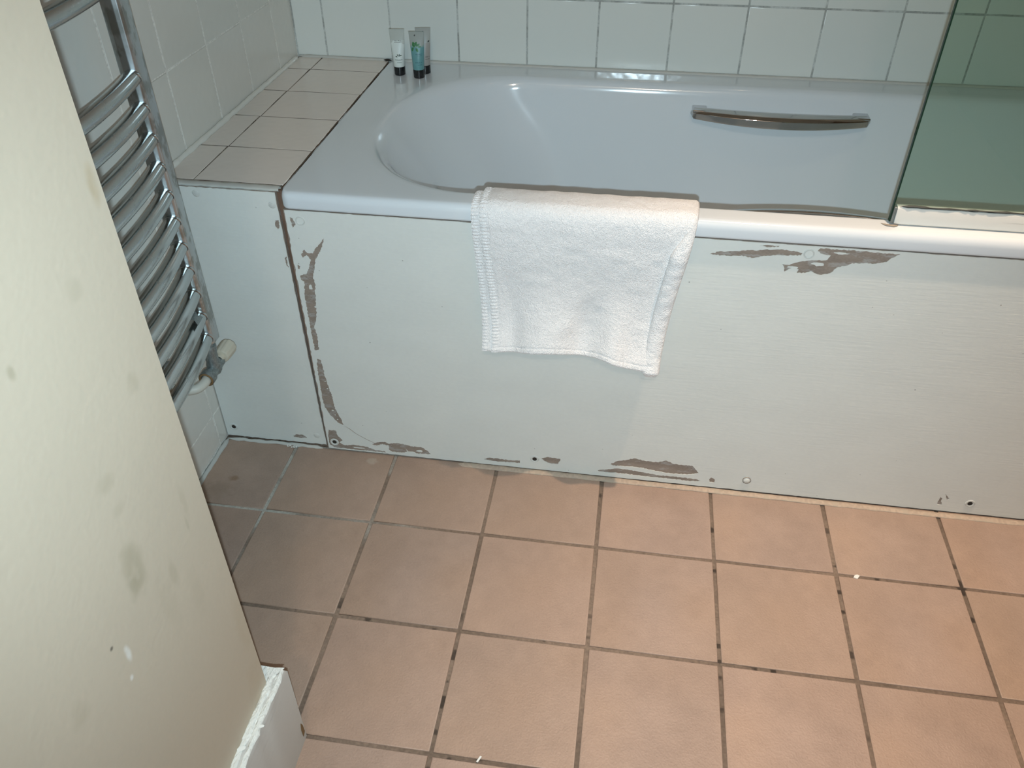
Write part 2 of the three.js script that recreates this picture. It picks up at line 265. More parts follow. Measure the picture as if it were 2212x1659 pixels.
// skirting round the corner of the nib wall: a side board and a return, mitred at the corner
{
  const g = struct('baseboard_nib'), H = 0.166, T = 0.0175, cx = NX + T, cz = NZ - T - 0.006;
  const prof = (i) => [[0, 0], [T, 0], [T, H - 0.007], [T - 0.002, H - 0.002], [T - 0.006, H], [0, H]][i];
  const side = [], N = 6, L = 90;
  const geoS = gridGeo(N, L, (u, v) => {
    const [o, y] = prof(Math.round(u * N) % 6), mitre = cz + (1 - o / T) * (NZ - cz);
    const z = mitre + (ZF - mitre) * Math.pow(v, 1.6), rough = y > 0.1 ? (vnoise(z * 60, o * 200, 20) - 0.5) * 0.0022 : 0;
    return [NX + o + rough * (o > 0.006 ? 1 : 0), y + rough, z, z, y + o];
  });
  mesh('board', toCreasedNormals(geoS, 0.5), M.skirtFace, g);
  const TT = NZ - cz;
  const geoR = gridGeo(N, 40, (u, v) => {
    const [o, y] = prof(Math.round(u * N) % 6), oz = o / T * TT, end = NX + o, x = end * (1 - v), rough = y > 0.1 ? (vnoise(x * 60, o * 200, 22) - 0.5) * 0.0018 : 0;
    return [x, y + rough, NZ - oz, x, y + o];
  });
  mesh('board', toCreasedNormals(geoR, 0.5), M.skirtTop, g);
  // thick brittle paint along the top edge, cracked lengthwise, with the mitre showing
  const lay = (x0, x1, s, h) => gridGeo(6, 120, (u, v) => {
    const z = (cz + 0.004) + (NX + T - x1) * 0.9 + (ZF - cz) * Math.pow(v, 2) * 0.98, e = (q) => (vnoise(z * 70, q, s) - 0.5) * 0.0042 + (vnoise(z * 240, q, s + 1) - 0.5) * 0.0016;
    const a = x0 + e(1), b = x1 + e(2), x = a + (b - a) * u, edge = Math.min(u, 1 - u) * 6;
    return [x, H + (edge < 0.5 ? -0.001 : h + (vnoise(z * 50, u * 3, s + 3) - 0.5) * 0.0012), z, x, z];
  });
  mesh('paint_layer', lay(NX - 0.0015, NX + 0.0085, 24, 0.0016), M.skirtTop, g);
  mesh('paint_layer', lay(NX + 0.009, NX + T - 0.0005, 28, 0.0012), M.skirtTop, g);
  mesh('paint_layer', gridGeo(6, 60, (u, v) => { const x = 0.02 + (NX + T - 0.002 - 0.02) * v, z0 = NZ - 0.001, z1 = NZ - TT + 0.0012 + (vnoise(x * 90, 1, 33) - 0.5) * 0.003, lim = Math.max(0, Math.min(1, (NX + T - x) / T)); const a = cz + (z0 - cz) * lim, z = x > NX ? z1 + (a - z1) * u : z1 + (z0 - z1) * u; return [x, H + 0.0012, z, x, z]; }), M.skirtTop, g);
  for (const [x, z, s, a] of [[0.357, 0.69, 0.006, 0.4], [NX + T, 0.715, 0.005, 1.2], [NX + T, 0.66, 0.004, 0.2]]) {
    const f = mesh('paint_flake', new THREE.CylinderGeometry(s, s * 0.8, 0.0008, 7), M.white, g); f.scale.z = 0.5; f.position.set(x, H + 0.0032, z); f.rotation.set(0.2, a, 0.15);
  }
  const chip = new THREE.Shape([[0, 0], [0.006, 0.004], [0.005, 0.022], [0.002, 0.03], [-0.001, 0.018]].map((q) => new THREE.Vector2(...q)));
  const c = mesh('bare_patch', new THREE.ExtrudeGeometry(chip, { depth: 0.0006, bevelEnabled: false }), M.rust, g); c.rotation.y = Math.PI / 2; c.position.set(NX + T + 0.0001, 0.012, cz + 0.008);
}

// ------------------------------------------------------------------ tiled ledge and boxing left of the bath
{
  const L = thing('tiled_ledge', 'cream tiled ledge between the left wall and the end of the bath', 'ledge');
  mesh('body', box(0.002, 0.206, 0.0, RIM - 0.0075, -DB + 0.002, -0.0125), M.ledgeGrout, L);
  mesh('grout', meterUV(box(0.001, 0.2055, RIM - 0.0075, RIM - 0.0005, -DB + 0.001, -0.0165), 0, 2), M.ledgeGrout, L);
  const xs = [0.004, 0.057, 0.2084], zs = [-0.0165, -0.153, -0.297, -0.4365, -0.5725, -DB + 0.003];
  for (let j = 0; j < 5; j++) for (let i = 0; i < 2; i++) {
    const w = xs[i + 1] - xs[i] - 0.0026, d = zs[j] - zs[j + 1] - 0.0032;
    const t = mesh('tile', tileGeo(w, d, 0.006, 0.0008, 0.5), M.ledgeTile[(i + j) % 2], L);
    t.position.set((xs[i] + xs[i + 1]) / 2, RIM, (zs[j] + zs[j + 1]) / 2); t.rotation.set((rnd() - 0.5) * 0.005, 0.012 * (i ? 0.2 : 1), (rnd() - 0.5) * 0.004);
  }
  const strip = gridGeo(8, 60, (u, v) => { const a = u * Math.PI * 2, x = 0.002 + 0.203 * v, k = 0.85 + 0.3 * vnoise(x * 130, u * 4, 180); return [x, RIM - 0.0028 + Math.sin(a) * 0.0036 * k, -0.0088 + Math.cos(a) * 0.0085 * k, x, u * 0.03]; }, true);
  mesh('front_strip', strip, M.sealWhite, L).userData.label = 'white painted filler strip';
  mesh('sealant_bead', bead([[0.004, RIM + 0.002, -0.002], [0.0045, RIM + 0.003, -0.2], [0.0045, RIM + 0.003, -0.45], [0.004, RIM + 0.002, -DB + 0.01]], 0.005, [1, 1, 0], 0.2, 0.6, 14), M.leftTile[0], L);
  mesh('dirty_joint', bead([[0.2085, RIM - 0.001, 0.0], [0.2085, RIM - 0.0008, -0.15], [0.2082, RIM - 0.001, -0.4], [0.2085, RIM - 0.0012, -DB + 0.005]], 0.00115, [0, 1, 0], 0.6, 0.7, 15), std({ color: lin(0.1, 0.06, 0.035), roughness: 0.9 }), L).userData.label = 'brown stained joint';
  mesh('mould', bead([[0.196, RIM + 0.002, -DB + 0.006], [0.208, RIM + 0.003, -DB + 0.007], [0.215, RIM + 0.001, -DB + 0.006]], 0.0022, [0, 1, 1], 0.6, 0.8, 16), M.dark, L).userData.label = 'black mould in the corner';
}
// outlines where the paint has come away, in millimetres on the boards
const MAIN_PEEL = {
  a: [271,466, 263,446, 254,431, 250,425, 247,412, 244,401, 241,392, 243,378, 240,364, 238,339, 235,313, 227,290, 230,270, 228,241, 220,239, 220,259, 220,286, 220,304, 220,334, 220,353, 224,381, 219,384, 219,393, 230,397, 238,412, 242,425, 236,433, 229,427, 227,433, 234,443, 239,437, 248,437, 254,447],
  b: [222,221, 228,219, 230,203, 230,187, 232,173, 234,155, 238,135, 239,107, 247,84, 250,66, 239,72, 226,90, 219,108, 217,130, 218,157, 218,186, 219,207],
  c: [218,51, 233,50, 235,36, 243,27, 236,20, 247,14, 264,18, 290,16, 307,9, 326,9, 328,5, 288,5, 249,5, 224,5, 215,12, 215,34],
  d: [300,23, 310,29, 328,34, 335,30, 354,34, 369,32, 379,29, 399,30, 409,23, 419,13, 388,11, 385,14, 372,14, 368,21, 371,14, 364,10, 341,9, 334,14, 335,24, 322,27, 311,21],
  e: [520,14, 530,20, 550,20, 570,19, 590,21, 590,14, 570,13, 545,12],
  f: [630,31, 641,37, 656,37, 667,35, 663,22, 652,21, 642,23],
  g: [758,35, 775,46, 788,50, 803,56, 822,52, 844,52, 861,58, 873,52, 894,51, 907,52, 922,35, 901,28, 872,27, 843,29, 816,34, 784,33, 765,32],
  h: [737,16, 773,26, 795,25, 821,23, 851,19, 880,20, 916,19, 930,16, 910,12, 870,13, 833,13, 785,14, 740,13],
  i: [942,21, 945,27, 952,23, 952,15, 944,15],
  j: [1343,37, 1348,33, 1348,25, 1352,18, 1343,18],
  k: [1350,45, 1360,34, 1356,31],
  l: [876,487, 888,492, 904,494, 924,497, 940,498, 955,501, 980,503, 998,501, 1009,499, 1007,495, 995,494, 973,493, 955,490, 940,485, 923,488, 903,486, 886,486],
  m: [1032,509, 1050,509, 1075,509, 1099,509, 1123,508, 1145,508, 1134,501, 1129,494, 1115,490, 1095,489, 1082,488, 1074,483, 1062,479, 1055,469, 1051,467, 1040,465, 1027,470, 1019,466, 1007,465, 1009,471, 999,474, 989,466, 987,474, 983,479, 994,478, 1004,483, 1017,487, 1032,489, 1046,491, 1049,498, 1037,500, 1029,504],
  n: [943,506, 952,508, 977,508, 962,505],
  q: [219,500, 224,498, 227,487, 221,481, 220,491],
  r: [218,414, 222,411, 220,405, 217,405],
};
const SHORT_PEEL = { p: [191,489, 197,490, 196,478, 193,472, 189,480], t: [194,420, 198,424, 198,412, 198,402, 195,407], s: [139,19, 146,24, 159,25, 168,18, 155,15, 142,16] };
function peelPath(list, s) {                                         // ragged outline from the coarse one
  const out = [], n = list.length / 2;
  for (let i = 0; i < n; i++) {
    const ax = list[2 * i], ay = list[2 * i + 1], bx = list[(2 * i + 2) % (2 * n)], by = list[(2 * i + 3) % (2 * n)], L = Math.hypot(bx - ax, by - ay), k = Math.max(1, Math.round(L / 2.6));
    for (let j = 0; j < k; j++) { const t = j / k, w = j ? Math.min(0.9, L * 0.09) : 0; const o = (hash(i * 37 + j, s, 5) - 0.5) * 2 * w; out.push(new THREE.Vector2((ax + (bx - ax) * t - (by - ay) / L * o) / 1000, Math.max(0.0045, Math.min(0.5097, (ay + (by - ay) * t + (bx - ax) / L * o) / 1000)))); }
  }
  return out;
}
function paintFilm(outline, peels, z, th) {
  const sh = new THREE.Shape(outline.map((q) => new THREE.Vector2(...q))); let s = 1;
  for (const k in peels) sh.holes.push(new THREE.Path(peelPath(peels[k], s++)));
  const g = new THREE.ExtrudeGeometry(sh, { depth: th, bevelEnabled: false, curveSegments: 2 }); g.translate(0, 0, z); return g;
}
const capGeo = new THREE.LatheGeometry([[0, 0.0022], [0.003, 0.0021], [0.0062, 0.0014], [0.0072, 0.0004], [0.0076, -0.001]].map((q) => new THREE.Vector2(...q)), 24).rotateX(Math.PI / 2);
const ringGeo = new THREE.TorusGeometry(0.0068, 0.0011, 8, 28);
const cupGeo = new THREE.LatheGeometry([[0.0001, -0.0006], [0.0022, -0.0006], [0.0032, 0.0002], [0.0048, 0.0014], [0.006, 0.0012], [0.0066, 0]].map((q) => new THREE.Vector2(...q)), 24).rotateX(Math.PI / 2);
const screwGeo = new THREE.CylinderGeometry(0.0033, 0.0033, 0.0006, 16).rotateX(Math.PI / 2);
const grooveGeo = new THREE.TorusGeometry(0.0078, 0.0004, 6, 32);
function cap(parent, x, y, z) { const c = mesh('screw_cap', capGeo, M.paint, parent); c.position.set(x, y, z); const gr = mesh('groove', grooveGeo, M.board, c); gr.position.z = 0.0008; return c; }
function cup(parent, x, y, z) { const c = mesh('screw_cup', cupGeo, M.paint, parent); c.position.set(x, y, z); c.scale.set(1.3, 1.3, 1); const h = mesh('screw_hole', screwGeo, M.dark, c); return c; }
{
  const P = thing('boxing_panel', 'narrow white painted board left of the seam below the tiled ledge', 'panel');
  mesh('board', (() => { const s = new THREE.Shape([[0.002, 0.004], [0.2065, 0.004], [0.1995, 0.5385], [0.002, 0.5385]].map((q) => new THREE.Vector2(...q))); const g = new THREE.ExtrudeGeometry(s, { depth: 0.0058, bevelEnabled: false }); g.translate(0, 0, -0.0064); return g; })(), M.board, P);
  const edge = [[0.002, 0.0045]]; for (let i = 1; i < 60; i++) edge.push([0.002 + 0.2045 * i / 60, 0.004 + 0.0022 * vnoise(i * 0.6, 1, 190)]);
  for (let i = 0; i <= 80; i++) edge.push([0.2062 - 0.0068 * i / 80 - 0.0014 * vnoise(i * 0.8, 2, 191), 0.0045 + 0.533 * i / 80]);
  for (let i = 1; i <= 50; i++) edge.push([0.1988 - 0.1968 * i / 50, 0.5372 + 0.0014 * vnoise(i * 0.7, 3, 192)]);
  mesh('paint', paintFilm(edge, SHORT_PEEL, -0.0006, 0.0006), M.paint, P);
  mesh('seam_batten', box(0.197, 0.2135, 0.003, 0.5385, -0.012, -0.0068), M.seamWood, P).userData.label = 'bare brown wood in the seam';
  for (const [x, y] of [[0.066, 0.5275], [0.191, 0.516], [0.189, 0.027]]) cap(P, x, y, -0.0012);
  cup(P, 0.019, 0.028, 0);
}
{
  const P = thing('bath_fascia', 'long white painted bath panel with brown peeled patches under the rim', 'panel');
  mesh('board', box(0.2105, 1.9, 0.002, 0.5125, 0.0, 0.0054), M.board, P);
  const o = [[0.2125, 0.0032]]; for (let i = 1; i < 300; i++) o.push([0.2125 + 1.6875 * i / 300, 0.0025 + 0.0012 * vnoise(i * 0.9, 4, 193)]);
  o.push([1.9, 0.0032], [1.9, 0.5118]);
  for (let i = 1; i < 240; i++) o.push([1.9 - 1.688 * i / 240, 0.5112 + 0.0009 * vnoise(i * 0.8, 5, 194)]);
  for (let i = 0; i < 90; i++) o.push([0.2112 + 0.0022 * vnoise(i * 0.9, 6, 195), 0.511 - 0.506 * i / 90]);
  mesh('paint', paintFilm(o, MAIN_PEEL, 0.0054, 0.0008), M.paint, P);
  const rg = (x, y) => { const r = mesh('cap_ring', ringGeo, M.paint, P); r.position.set(x, y, 0.0062); return r; };
  rg(0.236, 0.4945); rg(1.018, 0.4985);
  for (const [x, y] of [[0.2262, 0.0205], [0.618, 0.029], [1.396, 0.028]]) cup(P, x, y, 0.0063);
  const d = cap(P, 1.008, 0.031, 0.0062); d.scale.set(0.95, 0.95, 2.6);
  // the loose paint in islands left inside the peeled patches
  const isl = (x, y, w, h, s) => { const q = []; for (let i = 0; i < 14; i++) { const a = i / 14 * Math.PI * 2, k = 0.6 + 0.55 * hash(i, s, 9); q.push(new THREE.Vector2(x + Math.cos(a) * w * k, y + Math.sin(a) * h * k)); } const g = new THREE.ExtrudeGeometry(new THREE.Shape(q), { depth: 0.0006, bevelEnabled: false }); g.translate(0, 0, 0.0054); return g; };
  const fl = [isl(0.2335, 0.371, 0.003, 0.005, 1), isl(0.2355, 0.332, 0.0014, 0.002, 2), isl(0.236, 0.311, 0.001, 0.0015, 3), isl(0.229, 0.17, 0.0016, 0.0008, 4), isl(0.231, 0.153, 0.0018, 0.001, 5), isl(0.2335, 0.101, 0.002, 0.0014, 6), isl(0.237, 0.09, 0.0014, 0.001, 7), isl(0.24, 0.079, 0.0014, 0.001, 8), isl(1.062, 0.503, 0.012, 0.0018, 10), isl(1.0, 0.4745, 0.008, 0.0022, 11), isl(1.035, 0.482, 0.01, 0.003, 12), isl(0.395, 0.0185, 0.008, 0.003, 13), isl(0.272, 0.0105, 0.012, 0.0015, 14)];
  mesh('paint_island', mergeGeometries(fl), M.paint, P).userData.kind = 'stuff';
  // a cracked flap of paint at the lower left corner
  mesh('crack', bead([[0.25, 0.066, 0.0062], [0.262, 0.058, 0.0062], [0.272, 0.048, 0.0062], [0.295, 0.034, 0.0062], [0.312, 0.026, 0.0062]], 0.0005, [0, 0, 1], 0.5, 0.6, 40), M.board, P);
}

// ------------------------------------------------------------------ bathtub
{
  const T = thing('bathtub', 'white built-in bathtub with chrome grab handles and towel over its rim', 'bathtub');
  const X0 = 0.2093, X1 = 1.912, ZB = -DB + 0.001, ZA = 0.012, NC = 28, NE = 20;
  // rounded rectangle with the same count of points for every ring
  function ring(x0, x1, z0, z1, rl, rr, y, ry = null) {
    const pts = [], rlx = rl[0], rlz = rl[1], rrx = rr[0], rrz = rr[1];
    const cs = [[x0 + rlx, z1 - rlz, Math.PI, Math.PI / 2, rlx, rlz], [x1 - rrx, z1 - rrz, Math.PI / 2, 0, rrx, rrz], [x1 - rrx, z0 + rrz, 0, -Math.PI / 2, rrx, rrz], [x0 + rlx, z0 + rlz, -Math.PI / 2, -Math.PI, rlx, rlz]];
    cs.forEach((c, k) => {
      for (let i = 0; i <= NC; i++) { const a = c[2] + (c[3] - c[2]) * i / NC; pts.push([c[0] + Math.cos(a) * c[4], c[1] + Math.sin(a) * c[5]]); }
      const n = cs[(k + 1) % 4], e = pts[pts.length - 1], s = [n[0] + Math.cos(n[2]) * n[4], n[1] + Math.sin(n[2]) * n[5]];
      for (let i = 1; i < NE; i++) pts.push([e[0] + (s[0] - e[0]) * i / NE, e[1] + (s[1] - e[1]) * i / NE]);
    });
    return pts.map(([x, z]) => [x, ry ? ry(x, z, y) : y, z]);
  }
  const rings = [];
  const R1 = [[0.02, 0.016], [0.02, 0.016]];
  const rr = (d, y, r = 0.02) => rings.push(ring(X0 + d * (d > 0.015 ? 1 : 0.3), X1 - d, ZB + d * 0.4, ZA - d, [r, r], [r, r], y));
  rr(0.03, 0.519, 0.008); rr(0.008, 0.516, 0.012); rr(0.003, 0.516, 0.014); rr(0.0008, 0.517, 0.016); rr(0, 0.52, 0.016); rr(0, 0.53, 0.016); rr(0.0006, 0.535, 0.016); rr(0.003, 0.5396, 0.015); rr(0.0065, 0.5424, 0.014); rr(0.011, 0.5432, 0.012); rr(0.02, 0.5432, 0.012);
  // the opening: front edge crisp, far edge rolled softly, left end almost a half oval
  const open = (f, bk, l, r, y, k = 1) => rings.push(ring(0.283 + l, 1.83 - r, -0.594 + bk, -0.031 - f, [0.215 * k, 0.25 * k], [0.11 * k, 0.16 * k], y));
  open(-0.004, -0.012, -0.010, -0.01, 0.5432); open(0, 0, 0, 0, 0.5428); open(0.003, 0.006, 0.006, 0.005, 0.5412); open(0.006, 0.011, 0.013, 0.01, 0.537); open(0.009, 0.015, 0.02, 0.013, 0.53); open(0.0115, 0.0175, 0.027, 0.016, 0.52);
  const depth = [[0.5, 0.016, 0.021, 0.042, 0.02], [0.47, 0.022, 0.027, 0.064, 0.026], [0.43, 0.03, 0.035, 0.094, 0.034], [0.38, 0.039, 0.044, 0.13, 0.044], [0.32, 0.05, 0.055, 0.172, 0.056], [0.26, 0.062, 0.067, 0.215, 0.07], [0.215, 0.074, 0.079, 0.25, 0.085], [0.185, 0.09, 0.095, 0.285, 0.105], [0.168, 0.115, 0.12, 0.33, 0.14], [0.161, 0.15, 0.155, 0.39, 0.2], [0.158, 0.2, 0.205, 0.48, 0.3], [0.157, 0.25, 0.255, 0.6, 0.5]];
  for (const [y, f, b, l, r] of depth) open(f, b, l, r, y, f > 0.19 ? 0.05 : f > 0.14 ? 0.4 : f > 0.1 ? 0.7 : 0.97);
  const n = rings[0].length;
  const g = gridGeo(n, rings.length - 1, (u, v) => { const q = rings[Math.round(v * (rings.length - 1))][Math.round(u * n) % n]; return [...q, q[0], q[2]]; }, true);
  mesh('shell', g, M.tub, T);
  // chrome grab handle: a flat bar bowed away from the wall on two feet
  function handle(zw, dir, label) {
    const x0 = 0.858, x1 = 1.207, y = dir > 0 ? 0.4985 : 0.509, bow = 0.027;
    const section = new THREE.CatmullRomCurve3([[-1, 0.95], [-0.6, 1], [0.3, 0.72], [0.95, 0.32], [1, 0.2], [0.92, -0.85], [0.78, -1], [-0.6, -1], [-1, -0.9]].map((q) => new THREE.Vector3(q[0], q[1], 0)), true, 'catmullrom', 0.12);
    const H = mesh('grab_handle', gridGeo(36, 60, (u, v) => {
      const t = v * 2 - 1, sp = section.getPoint(u);
      const w = 0.0085 + 0.003 * (1 - t * t), h = 0.0092 + 0.0036 * (1 - t * t), px = sp.x * w, py = sp.y * h;
      const k = Math.min(1, (1 - Math.abs(t)) * 24 + 0.25), z = 0.02 + bow * (1 - t * t) + px * k;
      return [x0 + (x1 - x0) * v, y + py * k, zw + dir * z];
    }, true), M.bright, T);
    H.userData.label = label;
    for (const x of [x0 + 0.017, x1 - 0.017]) mesh('handle_mount', rbox(x - 0.015, x + 0.015, y + 0.002, y + 0.0085, dir > 0 ? zw - 0.006 : zw - 0.03, dir > 0 ? zw + 0.03 : zw + 0.006, 0.0025), M.bright, H);
  }
  handle(-0.574, 1, 'chrome handle on the far side'); handle(-0.049, -1, 'chrome handle on the near side');
}

// ------------------------------------------------------------------ towel over the rim
{
  const curve = new THREE.CatmullRomCurve3([[-0.062, 0.46], [-0.057, 0.5], [-0.05, 0.53], [-0.0425, 0.546], [-0.028, 0.5505], [-0.004, 0.551], [0.009, 0.549], [0.0185, 0.5395], [0.0222, 0.52], [0.0215, 0.49], [0.0185, 0.43], [0.0185, 0.38], [0.027, 0.335], [0.043, 0.297]].map(([z, y]) => new THREE.Vector3(0, y, z)), false, 'centripetal');
  curve.arcLengthDivisions = 600;
  const Ltot = curve.getLength();
  function sheet(o) {                                                // closed sheet of cloth, thickness th
    const { xl, xr, off = 0, th = 0.0055, nu = 110, nv = 300, ribL = 0, v1 = 1 } = o;
    const mid = (u, v) => {
      const q = curve.getPointAt(Math.min(1, v * v1)), t = curve.getTangentAt(Math.min(1, v * v1)), fall = sm(0.48, 1, v), f2 = sm(0.62, 1, v);
      const x = xl(v) + (xr(v) - xl(v)) * u, X = (x - 0.53) / 0.3;
      let n = off;
      n += f2 * (0.014 * gauss(X - 0.33, 0.13) - 0.013 * gauss(X - 0.55, 0.08) + 0.013 * gauss(X - 0.72, 0.07) - 0.007 * gauss(X - 0.17, 0.05) + 0.006 * gauss(X - 0.02, 0.07));
      n += fall * 0.006 * gauss(X - 0.88, 0.14) + 0.003 * (vnoise(x * 16, v * 7, 200) - 0.5) * sm(0.3, 0.6, v) + 0.0012 * (vnoise(x * 60, v * 30, 201) - 0.5);
      n += fall * 0.006 * gauss(X - 0.52 + 0.5 * (v - 0.75), 0.07) * sm(0.62, 0.76, v) * sm(1, 0.86, v);
      if (ribL) { const dx = x - xl(v); if (dx < ribL) n += 0.0017 * (Math.sin(v * Ltot / 0.0056 * Math.PI * 2 + 1.5 * vnoise(v * 40, 0, 204)) * 0.6 - 0.3) * sm(0, 0.002, dx) * sm(ribL, ribL - 0.002, dx); n -= 0.0016 * gauss(dx - ribL, 0.001); }
      n -= 0.0012 * gauss((1 - v) * Ltot - 0.009, 0.001);
      const dip = f2 * (0.012 * sm(0.6, 0.92, X) - 0.008 * gauss(X - 0.4, 0.2) - 0.003 * gauss(X - 0.66, 0.07));
      return [x, q.y - dip + (-t.z) * n * -1, q.z + t.y * n * -1];
    };
    // thickness along the profile's outward normal
    const put = (u, v, s) => { const p = mid(u, v), t = curve.getTangentAt(Math.min(1, v * v1)), e = Math.min(1, Math.min(u, 1 - u) * nu / 1.5 + 0.25) * Math.min(1, (1 - v) * nv / 1.5 + 0.25); return [p[0], p[1] + t.z * th / 2 * s * e, p[2] - t.y * th / 2 * s * e, p[0], v * Ltot]; };
    const a = gridGeo(nu, nv, (u, v) => put(u, v, 1)), b = gridGeo(nu, nv, (u, v) => put(u, v, -1));
    const strip = (f, n) => gridGeo(2, n, f);
    return mergeGeometries([a, b, strip((s, v) => put(0, v, s * 2 - 1), nv), strip((s, v) => put(1, v, s * 2 - 1), nv), strip((s, u) => put(u, 1, s * 2 - 1), nu)]);
  }
  const W = thing('towel', 'white folded terry towel hanging over the front rim of the bath', 'towel');
  const mix = (a, b, t) => a + (b - a) * t, low = (v) => sm(0.25, 1, v);
  mesh('outer_layer', sheet({ xl: (v) => mix(0.5275, 0.547, Math.pow(low(v), 1.5)) , xr: (v) => mix(0.852, 0.809, low(v)), ribL: 0.0125 }), M.towel, W);
  mesh('inner_layer', sheet({ xl: (v) => mix(0.5135, 0.53, Math.pow(low(v), 1.5)), xr: (v) => mix(0.72, 0.7, low(v)), off: -0.0052, th: 0.0044, ribL: 0.0105, nu: 70, v1: 0.998 }), M.towel, W);
  // the rolled right-hand edge
  const roll = gridGeo(22, 200, (u, v) => {
    const q = curve.getPointAt(v), t = curve.getTangentAt(v), a = u * Math.PI * 2, fl = low(v), end = Math.min(1, (1 - v) * 60 + 0.15), big = 1 - 0.12 * gauss(v - 0.955, 0.008);
    const grow = sm(0.37, 0.52, v), rx = mix(0.004, 0.0138, grow) * big, rn = mix(0.001, 0.0088, grow) * big;
    const x = mix(0.853, 0.8225, fl) - rx + Math.cos(a) * rx * (0.5 + 0.5 * end), n = mix(0.0, 0.006, grow) + Math.sin(a) * rn * end + 0.0012 * (vnoise(v * 40, u * 6, 206) - 0.5);
    return [x, q.y - 0.021 * sm(0.62, 1, v) + t.z * n, q.z - t.y * n, u * 0.06, v * Ltot];
  }, true);
  mesh('rolled_edge', roll, M.towel, W);
}

// ------------------------------------------------------------------ glass bath screen
{
  const S = thing('bath_screen', 'green tinted glass bath screen standing on the right of the rim', 'shower screen');
  const x0 = 1.123, z = -0.0215;
  mesh('glass_pane', box(x0 + 0.0012, 1.935, 0.566, 1.95, z - 0.003, z + 0.003), M.glass, S);
  mesh('glass_edge', rbox(x0 - 0.0008, x0 + 0.0012, 0.5465, 1.95, z - 0.0032, z + 0.0032, 0.0008, 1), M.glassEdge, S).userData.label = 'dark green edge';
  const seal = gridGeo(12, 60, (u, v) => { const a = u * Math.PI * 2, x = 1.1285 + 0.806 * v, ca = Math.cos(a), sa = Math.sin(a), e = 0.4; const pz = Math.sign(ca) * Math.pow(Math.abs(ca), e), py = Math.sign(sa) * Math.pow(Math.abs(sa), e); return [x, 0.5575 + py * 0.0135 + (v > 0 && v < 1 ? 0.0004 * (vnoise(x * 60, u * 3, 210) - 0.5) : 0), -0.0215 + pz * 0.0075 + py * -0.0012, x, u]; }, true);
  mesh('bottom_seal', seal, std({ color: lin(0.72, 0.71, 0.66), roughness: 0.45 }), S).userData.label = 'white plastic seal';
  mesh('seal_end', rbox(x0 + 0.0012, 1.1285, 0.545, 0.57, z - 0.006, z + 0.006, 0.001, 1), M.dullMetal, S);
  mesh('silicone_blob', bead([[1.112, 0.5435, -0.018], [1.12, 0.5438, -0.012], [1.13, 0.5438, -0.012], [1.136, 0.5435, -0.016]], 0.004, [0, 1, 0], 0.6, 0.5, 51), std({ color: lin(0.3, 0.25, 0.19), roughness: 0.7 }), S).userData.label = 'grubby silicone blob';
  mesh('grime', bead([[1.13, 0.572, -0.0165], [1.35, 0.572, -0.0165], [1.6, 0.572, -0.0165], [1.93, 0.572, -0.0165]], 0.0016, [0, 1, 0.3], 0.7, 0.8, 53), M.rubber, S).userData.label = 'dark grime line above the seal';
}

